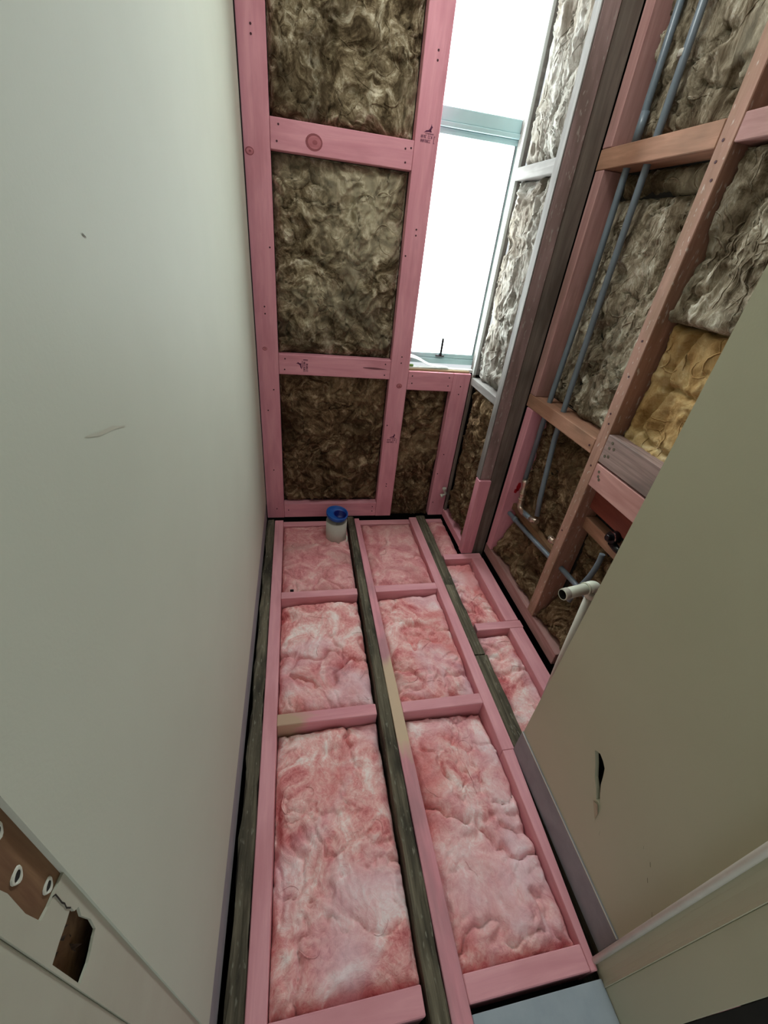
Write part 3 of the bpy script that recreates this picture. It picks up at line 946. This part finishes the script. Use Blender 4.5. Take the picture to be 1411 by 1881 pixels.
box('wall_return', (-0.230, 0.108, -0.02), (-0.2175, 1.97, 2.4), PAPER, tr2)

tr3 = structure(empty('trim_3', (0.67, 0.10, 0)), 'right door jamb with a rounded bead, cream painted')
tube('bead', [(0.6610, 0.1190, -0.012), (0.6610, 0.1190, 1.2), (0.6610, 0.1190, 2.4)], 0.0066, BEADP, tr3, sides=20)
box('quirk_face', (0.6640, 0.0775, -0.02), (0.72, 0.1260, 2.4), WALLR, tr3, 0.001)
# hollow moulded edge
prof = [(0.6638, 0.1060), (0.6634, 0.0980), (0.6622, 0.0900), (0.6600, 0.0820), (0.6572, 0.0768), (0.6590, 0.0758), (0.7000, 0.0758), (0.7000, 0.1060)]
vs = [(x, y, z) for z in (-0.018, 2.4) for x, y in prof]
n = len(prof)
fs = [(k, (k+1) % n, n + (k+1) % n, n + k) for k in range(n)] + [tuple(range(n))[::-1], tuple(range(n, 2*n))]
child_of(mesh_obj('moulded_edge', vs, fs, WALLR), tr3)
box('jamb_face', (0.6605, 0.000, -0.02), (0.72, 0.0756, 2.4), WALLR, tr3, 0.001)
box('door_stop', (0.690, -0.35, -0.02), (0.74, -0.0005, 2.4), PAPER, tr3, 0.001)

# ---- ceiling and ground below
structure(box('ceiling', (-0.95, -1.6, 2.401), (1.60, 2.10, 2.42), CEIL), 'white ceiling lining')
hall = structure(box('wall_hall_left', (-0.95, -1.6, -0.05), (-0.93, -0.34, 2.4), WALLP), 'cream wall of the passage behind the camera')
structure(box('wall_hall_right', (1.58, -1.6, -0.05), (1.60, -0.34, 2.4), WALLP), 'cream passage wall on the far right behind the camera')
structure(box('wall_door_left', (-0.93, -0.36, -0.05), (-0.231, -0.34, 2.4), WALLP), 'cream passage wall left of the doorway')
structure(box('wall_door_right', (0.741, -0.36, -0.05), (1.58, -0.34, 2.4), WALLP), 'cream passage wall right of the doorway')
structure(box('wall_door_head', (-0.230, -0.36, 2.05), (0.74, -0.34, 2.4), WALLP), 'cream wall above the doorway behind the camera')
gr = box('ground', (-0.8, -1.2, -0.62), (1.6, 2.4, -0.60), SOIL)
structure(gr, 'dark soil under the floor framing')
for lo, hi in (((-0.26, -0.6, -0.6), (-0.235, 2.1, -0.02)), ((1.09, -0.6, -0.6), (1.11, 2.1, 0.0)), ((-0.235, 2.09, -0.6), (1.09, 2.11, -0.1)), ((-0.235, -0.62, -0.6), (1.09, -0.6, -0.03))):
    box('foundation_wall', lo, hi, SOIL, gr)

# ---- floor framing
floor = structure(empty('floor', (0.35, 1.0, 0)), 'open floor framing of old dark joists and new pink battens')
def fb(name, lo, hi, mat, axis=None, **k):
    return board(name, lo, hi, mat, floor, axis, **k)
Z0 = -0.095
fb('floor_joist', (-0.165, -0.5, -0.16), (-0.125, 1.958, -0.004), JOIST, 'y', segs=60, wob=0.005, seed=1, bev=0.005)
fb('floor_joist', (0.25, -0.5, -0.16), (0.31, 1.968, -0.001), JOIST, 'y', segs=60, wob=0.0035, seed=2, bev=0.004, plan=(0.2475, 0.2785, 0.2905, 0.3145))
fb('floor_joist', (0.685, -0.5, -0.16), (0.743, 0.970, -0.004), JOIST, 'y', segs=40, wob=0.003, seed=3, bev=0.004, plan=(0.686, 0.686, 0.742, 0.740))
fb('floor_joist', (0.685, 0.973, -0.16), (0.743, 1.374, -0.001), JOIST, 'y', segs=14, wob=0.003, seed=4, bev=0.004, plan=(0.686, 0.686, 0.733, 0.736))
fb('floor_joist', (0.685, 1.377, -0.16), (0.743, 1.968, -0.003), JOIST, 'y', segs=18, wob=0.003, seed=5, bev=0.004, plan=(0.686, 0.688, 0.738, 0.741))
fb('batten', (-0.1235, -0.5, Z0), (-0.0790, 1.945, 0.0), PINKF, 'y')
mb = fb('batten', (0.29, -0.06, Z0), (0.344, 1.950, -0.0005), PINKB, 'y', plan=(0.2970, 0.3160, 0.3440, 0.3440))
fb('batten', (0.6420, 0.6010, Z0), (0.6850, 1.950, 0.0), PINKF, 'y')
fb('batten', (0.6420, 0.1035, Z0), (0.6850, 0.6005, 0.0), PINKF, 'y', plan=(0.6420, 0.6420, 0.6590, 0.6815))
fb('batten', (0.893, -0.4, Z0), (0.955, 1.0885, 0.0), PINKF, 'y')
fb('batten', (0.893, 1.1295, Z0), (0.955, 1.5585, 0.0), PINKF, 'y')
def nog(x0, x1, y0, y1, mat=PINKF, zt=0.0, dy=0.0):
    o = fb('noggin', (x0, y0, Z0), (x1, y1, zt), mat, 'x')
    return o
nog(-0.0785, 0.2535, 0.772, 0.812, PINKN)
nog(-0.0785, 0.2600, 1.344, 1.384)
nog(0.3445, 0.6415, 0.768, 0.808)
nog(0.3445, 0.6415, 1.352, 1.394)
nog(-0.0785, 0.2465, 0.105, 0.151)
nog(0.3445, 0.6415, 0.105, 0.150)
nog(0.7435, 0.960, 1.0890, 1.1290)
nog(0.7435, 0.952, 1.5590, 1.6000)
nog(-0.0785, 0.2700, 1.912, 1.955, zt=-0.018)
nog(0.3445, 0.6415, 1.912, 1.955, zt=-0.018)
nog(0.7435, 0.8480, 1.925, 1.960, zt=-0.022)
ply = board('floor_sheet', (0.3445, -0.9, -0.020), (0.6600, 0.0905, -0.001), PLY, floor, 'y', bev=0.0015)
board('floor_sheet', (-0.185, -0.9, -0.020), (0.246, 0.070, -0.001), PLY, floor, 'y', bev=0.0015)

# ================================================================== GLASS WOOL
X, Y, Z = (1, 0, 0), (0, 1, 0), (0, 0, 1)
NX, NY = (-1, 0, 0), (0, -1, 0)
GF = 'pink batts between the floor timbers'
def fbatt(x0, x1, y0, y1, label, seed, mat=PINKWOOL, plan=None, **k):
    kw = dict(style='pink', thick=0.085, base=-0.022, res=0.0042, strands=6, group=GF)
    kw.update(k)
    return batt('insulation_batt', (x0, y0, 0), X, Y, x1 - x0, y1 - y0, Z, mat, label, seed, plan=plan, **kw)
fbatt(-0.077, 0.250, 0.153, 0.770, 'large pink floor batt at the front, beside the long left batten', 101, plan=(0.326, 0.331), base=-0.016, tilt=(0.004, -0.030), amp=1.25)
fbatt(-0.077, 0.257, 0.814, 1.342, 'middle pink floor batt in the row beside the left wall', 102, plan=(0.331, 0.337), tilt=(0, -0.012), amp=1.15)
fbatt(-0.077, 0.268, 1.386, 1.910, 'far left pink floor batt around the white standing pipe', 103, PINKWOOL2, plan=(0.337, 0.345), base=-0.008, amp=0.75, tilt=(0, 0.002))
fbatt(0.346, 0.640, 0.152, 0.766, 'large pink floor batt at the front, beside the right partition', 104, base=-0.018, tilt=(0.0, -0.022), amp=1.3)
fbatt(0.346, 0.640, 0.810, 1.350, 'middle pink floor batt in the centre row', 105, tilt=(0, -0.014), amp=1.15)
fbatt(0.346, 0.640, 1.396, 1.910, 'far centre pink floor batt under the back wall framing', 106, PINKWOOL2, base=-0.018, amp=0.8)
fbatt(0.745, 0.891, 0.11, 1.087, 'narrow pink floor batt running behind the partition edge', 107, base=-0.026)
fbatt(0.745, 0.891, 1.131, 1.557, 'narrow pink floor batt between the two short right hand noggins', 108, base=-0.026)
fbatt(0.745, 0.848, 1.602, 1.923, 'small dusty pink floor batt in the far right corner', 109, PINKWOOL2, base=-0.010, amp=0.6)

GB = 'brown batts in the back wall'
def bbatt(x0, x1, z0, z1, label, seed, mat=BROWN, **k):
    kw = dict(style='brown', thick=0.05, base=-0.024, res=0.005, strands=70, group=GB)
    kw.update(k)
    return batt('insulation_batt', (x0, YB, z0), X, Z, x1 - x0, z1 - z0, NY, mat, label, seed, **kw)
bbatt(-0.072, 0.440, 1.664, 2.335, 'light brown wall batt above the upper pink noggin', 201, holes=[(0.31, 0.20, 0.02, 0.03)])
bbatt(-0.072, 0.440, 0.882, 1.575, 'tall brown wall batt between the two pink noggins', 202)
bbatt(-0.072, 0.440, 0.091, 0.792, 'dark brown wall batt above the bottom plate and blue capped pipe', 203, BROWN2)
bbatt(0.533, 0.762, -0.02, 0.746, 'narrow brown wall batt under the window sill', 204, BROWN2)

GN = 'batts beside the window'
def nbatt(y0, y1, z0, z1, label, seed, mat, **k):
    kw = dict(style='grey', thick=0.10, base=0.0, res=0.005, strands=60, group=GN)
    kw.update(k)
    return batt('insulation_batt', (0.868, y0, z0), Y, Z, y1 - y0, z1 - z0, NX, mat, label, seed, **kw)
nbatt(1.657, 1.948, 1.633, 2.39, 'pale grey batt beside the upper window light', 301, GREYWOOL)
nbatt(1.657, 1.948, 0.829, 1.591, 'pale grey batt beside the lower window sash', 302, GREYWOOL)
nbatt(1.657, 1.948, 0.046, 0.791, 'dark brown batt low in the nib behind the pink corner stud', 303, BROWN2, style='brown')

GP = 'batts in the pipe wall'
def pbatt(y0, y1, z0, z1, label, seed, mat, x=1.035, **k):
    kw = dict(style='tan', thick=0.036, base=0.0, res=0.0055, strands=60, group=GP)
    kw.update(k)
    return batt('insulation_batt', (x, y0, z0), Y, Z, y1 - y0, z1 - z0, NX, mat, label, seed, **kw)
pbatt(1.138, 1.565, 1.663, 2.39, 'tan grey batt behind the pipes above the upper brown noggin', 401, TANWOOL, amp=1.2)
pbatt(1.138, 1.565, 1.536, 1.606, 'thin torn strip of brown batt under the upper brown noggin', 402, BROWN, strands=12, x=1.045, amp=0.6)
pbatt(1.138, 1.565, 0.867, 1.534, 'tall tan grey batt behind the pipes between the brown noggins', 403, TANWOOL, amp=1.3, strands=110, tilt=(-0.02, 0))
pbatt(1.138, 1.547, 0.062, 0.810, 'dark brown batt behind the pipe elbows low on the right wall', 404, BROWN2, style='brown', x=1.047, edge=0.008, creases=[([(0, 0), (0.409, 0)], -0.052, 0.12)])
pbatt(0.677, 1.088, 1.666, 2.39, 'brown batt at the top right corner above the right noggin', 405, TANWOOL)
pbatt(0.677, 1.088, 1.238, 1.610, 'grey brown batt right of the stud with a pale torn lower edge', 406, TANWOOL, x=1.006, amp=0.9, edge=0.004)
G0 = 0.677
pbatt(G0, 1.088, 0.802, 1.236, 'golden yellow batt above the pale backing boards', 407, GOLDWOOL, style='gold', x=1.026, strands=40, amp=1.3, edge=0.008,
      creases=[([(0.996 - G0, 0.426), (1.028 - G0, 0.336), (1.017 - G0, 0.262), (1.033 - G0, 0.175), (1.05 - G0, 0.10)], 0.030, 0.010),
               ([(1.02 - G0, 0.275), (0.98 - G0, 0.285), (0.93 - G0, 0.270), (0.86 - G0, 0.285), (0.75 - G0, 0.28)], 0.018, 0.008),
               ([(1.04 - G0, 0.135), (0.98 - G0, 0.118), (0.90 - G0, 0.122), (0.80 - G0, 0.13)], 0.024, 0.009),
               ([(0.99 - G0, 0.36), (0.95 - G0, 0.30)], 0.012, 0.007)])
pbatt(0.677, 1.088, 0.062, 0.536, 'dark brown batt behind the white elbow pipe', 408, BROWN2, style='brown', x=1.050, edge=0.008, creases=[([(0, 0), (0.411, 0)], -0.052, 0.12)])

# ================================================================== PIPES AND FITTINGS
# tall grey supply pipes
XS = 1.008
p1 = empty('water_pipe', (XS, 1.494, 0.49))
tag(p1, 'grey water pipe nearest the corner post, ending in metal crimp fittings', 'pipe', 'grey supply pipes')
tube('pipe_run', [(XS, 1.496, 2.39), (XS, 1.492, 1.7), (XS + 0.006, 1.495, 1.3), (XS + 0.002, 1.500, 0.9), (XS, 1.492, 0.50)], 0.0105, PIPE, p1)
tube('pipe_sleeve', [(XS, 1.489, 1.735), (XS, 1.489, 1.664)], 0.0118, PIPE, p1)
ft = tube('crimp_fitting', [(0.998, 1.470, 0.520), (0.998, 1.468, 0.505), (0.998, 1.467, 0.494), (0.998, 1.465, 0.478), (0.998, 1.463, 0.462), (0.998, 1.461, 0.450), (0.998, 1.458, 0.436), (0.998, 1.456, 0.424)],
          [0.012, 0.0125, 0.009, 0.009, 0.0135, 0.0135, 0.0095, 0.0120], BRASS, p1, sides=12)
for z in (0.512, 0.456, 0.430):
    tube('crimp_ring', [(0.998, 1.462 + (z - .456) * .16, z + 0.004), (0.998, 1.462 + (z - .456) * .16, z - 0.004)], 0.0145, BRASS, ft, sides=14)
tube('elbow', smooth_path([(0.998, 1.456, 0.426), (0.998, 1.450, 0.395), (0.999, 1.430, 0.384), (1.000, 1.40, 0.385)]), 0.0125, BRASS, p1)
tube('pipe_stub', [(1.000, 1.425, 0.384), (1.000, 1.345, 0.394)], 0.0112, PIPE, p1)
tube('crimp_fitting', [(1.000, 1.350, 0.393), (1.001, 1.330, 0.398), (1.001, 1.325, 0.404), (1.001, 1.305, 0.408)], [0.013, 0.013, 0.009, 0.012], BRASS, p1)

p2 = tag(empty('water_pipe', (XS, 1.40, 0.43)), 'grey water pipe further from the corner post, straight to the low elbow', 'pipe', 'grey supply pipes')
tube('pipe_run', [(XS, 1.402, 2.39), (XS, 1.400, 1.7), (XS + 0.006, 1.408, 1.25), (XS + 0.004, 1.398, 0.9), (XS, 1.385, 0.75), (XS, 1.345, 0.50), (XS, 1.325, 0.425)], 0.0105, PIPE, p2)
tube('pipe_clip', [(XS, 1.408, 1.84), (XS, 1.408, 1.825)], 0.0135, PVCG, p2)

hp = tag(empty('water_pipe', (1.02, 1.2, 0.30)), 'grey pipe running level behind the stud near the floor', 'pipe', 'grey supply pipes')
tube('pipe_run', smooth_path([(1.018, 1.546, 0.293), (1.018, 1.495, 0.297), (1.016, 1.36, 0.308), (1.016, 1.183, 0.325), (1.018, 1.092, 0.336), (1.018, 0.933, 0.345), (1.018, 0.70, 0.352)], 5), 0.0105, PIPE, hp)
tube('coupling', [(1.018, 1.500, 0.2965), (1.018, 1.472, 0.2985)], 0.0128, PIPE, hp)

cp = tag(empty('water_pipe', (1.02, 0.95, 0.33)), 'short curved grey pipe rising behind the white elbow pipe', 'pipe', 'grey supply pipes')
tube('pipe_run', smooth_path([(1.012, 0.935, 0.534), (1.008, 0.930, 0.490), (1.000, 0.930, 0.440), (0.992, 0.936, 0.395), (0.985, 0.944, 0.350), (0.982, 0.950, 0.30)], 6), 0.0095, PIPE, cp)

ss = tag(empty('pipe_stub', (1.0, 1.16, 0.4)), 'whitish insulation tuft beside the stud low down, shaped as a crimped pipe end', 'pipe fitting')  # stands for a tuft of insulation, modelled like a pipe end
tube('tail', [(0.992, 1.148, 0.425), (0.992, 1.165, 0.415), (0.995, 1.185, 0.418)], [0.011, 0.012, 0.010], BRASS, ss)
tube('ring', [(0.993, 1.168, 0.4155), (0.993, 1.174, 0.4157)], 0.0145, BRASS, ss)

tp = tag(empty('shower_valve', (1.045, 0.955, 0.60)), 'black and chrome valve body under the pale pink backing board', 'valve')
tube('valve_body', [(1.023, 0.925, 0.612), (1.000, 0.925, 0.612)], [0.022, 0.020], BLACKP, tp, sides=20)
tube('spindle', [(1.000, 0.925, 0.612), (0.985, 0.925, 0.612)], 0.010, BLACKP, tp)
tube('chrome_rim', [(1.0015, 0.925, 0.612), (0.9985, 0.925, 0.612)], [0.0225, 0.0215], plain('chrome', lin(220, 220, 224), 0.1, 1.0), tp, sides=20, caps=False)
tube('outlet', [(1.012, 0.925, 0.592), (1.012, 0.895, 0.588), (1.012, 0.865, 0.590)], 0.012, BLACKP, tp)

# white waste pipe with elbow
wp = tag(empty('waste_pipe', (0.87, 0.775, 0.0)), 'white plastic waste pipe with an open ended elbow by the partition edge', 'pipe')
def hollow(name, a, b, ro, ri, mat, parent, sides=28):
    a, b = Vector(a), Vector(b)
    t = (b - a).normalized()
    u = t.orthogonal().normalized()
    w = t.cross(u)
    vs, fs = [], []
    inn = min((b - a).length * 0.95, 0.09)
    prof = [(a, ro), (b - t * 0.002, ro), (b, ro - 0.001), (b, ri), (b - t * inn, ri)]
    for (p, r) in prof:
        for k in range(sides):
            q = 2 * math.pi * k / sides
            vs.append(p + (u * math.cos(q) + w * math.sin(q)) * r)
    for j in range(len(prof) - 1):
        for k in range(sides):
            c, d = j * sides + k, j * sides + (k + 1) % sides
            fs.append((c, d, d + sides, c + sides))
    n0 = (len(prof) - 1) * sides
    fs.append(tuple(range(n0, n0 + sides)))
    fs.append(tuple(range(sides))[::-1])
    o = mesh_obj(name, vs, fs, [mat, DARKIN], smooth=True)
    for i, p in enumerate(o.data.polygons):
        if i >= 3 * sides and i != len(fs) - 1:
            p.material_index = 1
    return child_of(o, parent)
E0 = Vector((0.880, 0.790, 0.531))
E1 = Vector((0.761, 0.767, 0.530))
dirp = (E1 - E0).normalized()
hollow('pipe_arm', E0 + dirp * 0.012, E1, 0.0170, 0.0145, PVC, wp)
tube('socket_ring', [E1 - dirp * 0.020, E1 - dirp * 0.0195, E1 - dirp * 0.001], [0.0170, 0.0178, 0.0178], PVCG, wp, sides=28, caps=False)
el = [E0 + dirp * 0.030, E0 + dirp * 0.012]
for k in range(9):
    a = math.pi / 2 * k / 8
    el.append(E0 + dirp * 0.012 * (1 - math.sin(a)) + Vector((0, 0, -0.012 * (1 - math.cos(a)))) - dirp * 0.010 * math.sin(a))
el.append(E0 - dirp * 0.010 + Vector((0, 0, -0.045)))
tube('elbow', el, 0.0196, PVC, wp, sides=28)
tube('elbow_lip', [E0 + dirp * 0.034, E0 + dirp * 0.028], 0.0203, PVC, wp, sides=28)
tube('riser', [E0 - dirp * 0.010 + Vector((0, 0, -0.04)), (0.886, 0.772, 0.2), (0.890, 0.757, -0.05)], 0.0160, PVCG, wp, sides=24)

# soil pipe with blue cap
sx, sy = 0.199, 1.795
sp = tag(empty('soil_pipe', (sx, sy, -0.03)), 'short white upright soil pipe with a blue plastic cap in the floor', 'pipe')
tube('pipe_body', [(sx, sy, -0.06), (sx, sy, 0.100)], 0.0545, PVCG, sp, sides=40)
# sealing collar of pale foam at its foot
col_o = tube('foot_collar', [(sx + 0.060 * math.cos(a), sy + 0.060 * math.sin(a), -0.021 + 0.003 * math.sin(5 * a)) for a in [2 * math.pi * k / 36 for k in range(37)]], 0.0042, PVC, sp, sides=8, caps=False)
# cap: shallow cup with a lip and an off-centre well, tilted a little
vs, fs = [], []
S = 40
tilt = Matrix.Rotation(math.radians(7), 3, 'X') @ Matrix.Rotation(math.radians(7), 3, 'Y')
rings = [(0.0553, 0.0, 0, 0), (0.0570, 0.006, 0, 0), (0.0570, 0.018, 0, 0), (0.0550, 0.021, 0, 0), (0.0520, 0.0195, 0, 0), (0.0500, 0.010, 0.001, 0), (0.0330, 0.006, 0.016, 0.004), (0.0285, 0.003, 0.018, 0.004), (0.0265, -0.022, 0.019, 0.004), (0.0050, -0.024, 0.019, 0.004)]
for (r, z, ox, oy) in rings:
    for k in range(S):
        a = 2 * math.pi * k / S
        rr = r * (1 + 0.02 * math.sin(3 * a))
        q = tilt @ Vector((ox + rr * math.cos(a), oy + rr * math.sin(a), z))
        vs.append((sx + q.x, sy + q.y, 0.128 + q.z))
for j in range(len(rings) - 1):
    for k in range(S):
        c, d = j * S + k, j * S + (k + 1) % S
        fs.append((c, d, d + S, c + S))
fs.append(tuple(range((len(rings) - 1) * S, len(rings) * S)))
cap = mesh_obj('blue_cap', vs, fs, [BLUE, NAVY], smooth=True)
for i, p in enumerate(cap.data.polygons):
    if i >= 6 * S:
        p.material_index = 1
cap['label'] = 'blue plastic cap with a dark well'
child_of(cap, sp)
mark_pts = [(sx - 0.010, sy - 0.0549, 0.106), (sx + 0.014, sy - 0.0546, 0.106), (sx + 0.014, sy - 0.0546, 0.1075), (sx - 0.010, sy - 0.0549, 0.1075),
            (sx - 0.008, sy - 0.0550, 0.1075), (sx - 0.0065, sy - 0.0550, 0.1075), (sx - 0.0065, sy - 0.0550, 0.122), (sx - 0.008, sy - 0.0550, 0.122)]
child_of(mesh_obj('pen_mark', mark_pts, [(0, 1, 2, 3), (4, 5, 6, 7)], SCUFFD), sp)

# small tap connector low on the right stud
tc_ = tag(empty('pipe_connector', (0.83, 1.955, 0.15)), 'small crumpled pale pipe connector on the low pink corner stud', 'pipe fitting')
tube('elbow', smooth_path([(0.826, 1.9515, 0.196), (0.832, 1.950, 0.176), (0.838, 1.950, 0.160), (0.826, 1.950, 0.152), (0.812, 1.948, 0.146)]), [0.0075] * 33, PVCG, tc_, sides=12)
tube('collar', [(0.826, 1.9515, 0.198), (0.828, 1.951, 0.186)], 0.0115, PVCG, tc_)
tube('nut', [(0.822, 1.949, 0.150), (0.812, 1.948, 0.1455)], 0.0115, PVC, tc_, sides=6)

# film and packer left on the window sill
vs, fs = [], []
nn = 18
for i in range(nn + 1):
    t = i / nn
    x = 0.536 + 0.20 * t
    y = 2.012 - 0.012 * math.sin(t * 2.2)
    z = 0.8535 + 0.040 * (1 - t) ** 1.5 + 0.004 * math.sin(t * 9)
    for (dy, dz) in ((-0.012, 0.0), (-0.010, 0.002), (0.010, 0.010 * (1 - t) + 0.003), (0.008, 0.010 * (1 - t) + 0.001)):
        vs.append((x, y + dy, z + dz))
for i in range(nn):
    for k in range(4):
        fs.append((4*i + k, 4*i + (k+1) % 4, 4*i + 4 + (k+1) % 4, 4*i + 4 + k))
fs += [(3, 2, 1, 0), tuple(4*nn + k for k in range(4))]
tag(mesh_obj('plastic_film', vs, fs, FILM, smooth=True), 'curled white plastic strip lying on the window sill', 'plastic strip')
tag(box('packer', (0.537, 1.9955, 0.8525), (0.558, 2.004, 0.8640), GREEN, None, 0.002), 'small green plastic packer on the window sill', 'packer')
# bent black nail lying on the far noggin
nl = tag(box('staple_tab', (-0.040, 1.3865, -0.0075), (-0.024, 1.394, 0.004), BLACKP, None, 0.001), 'small black tab at the edge of the left far noggin', 'tab')
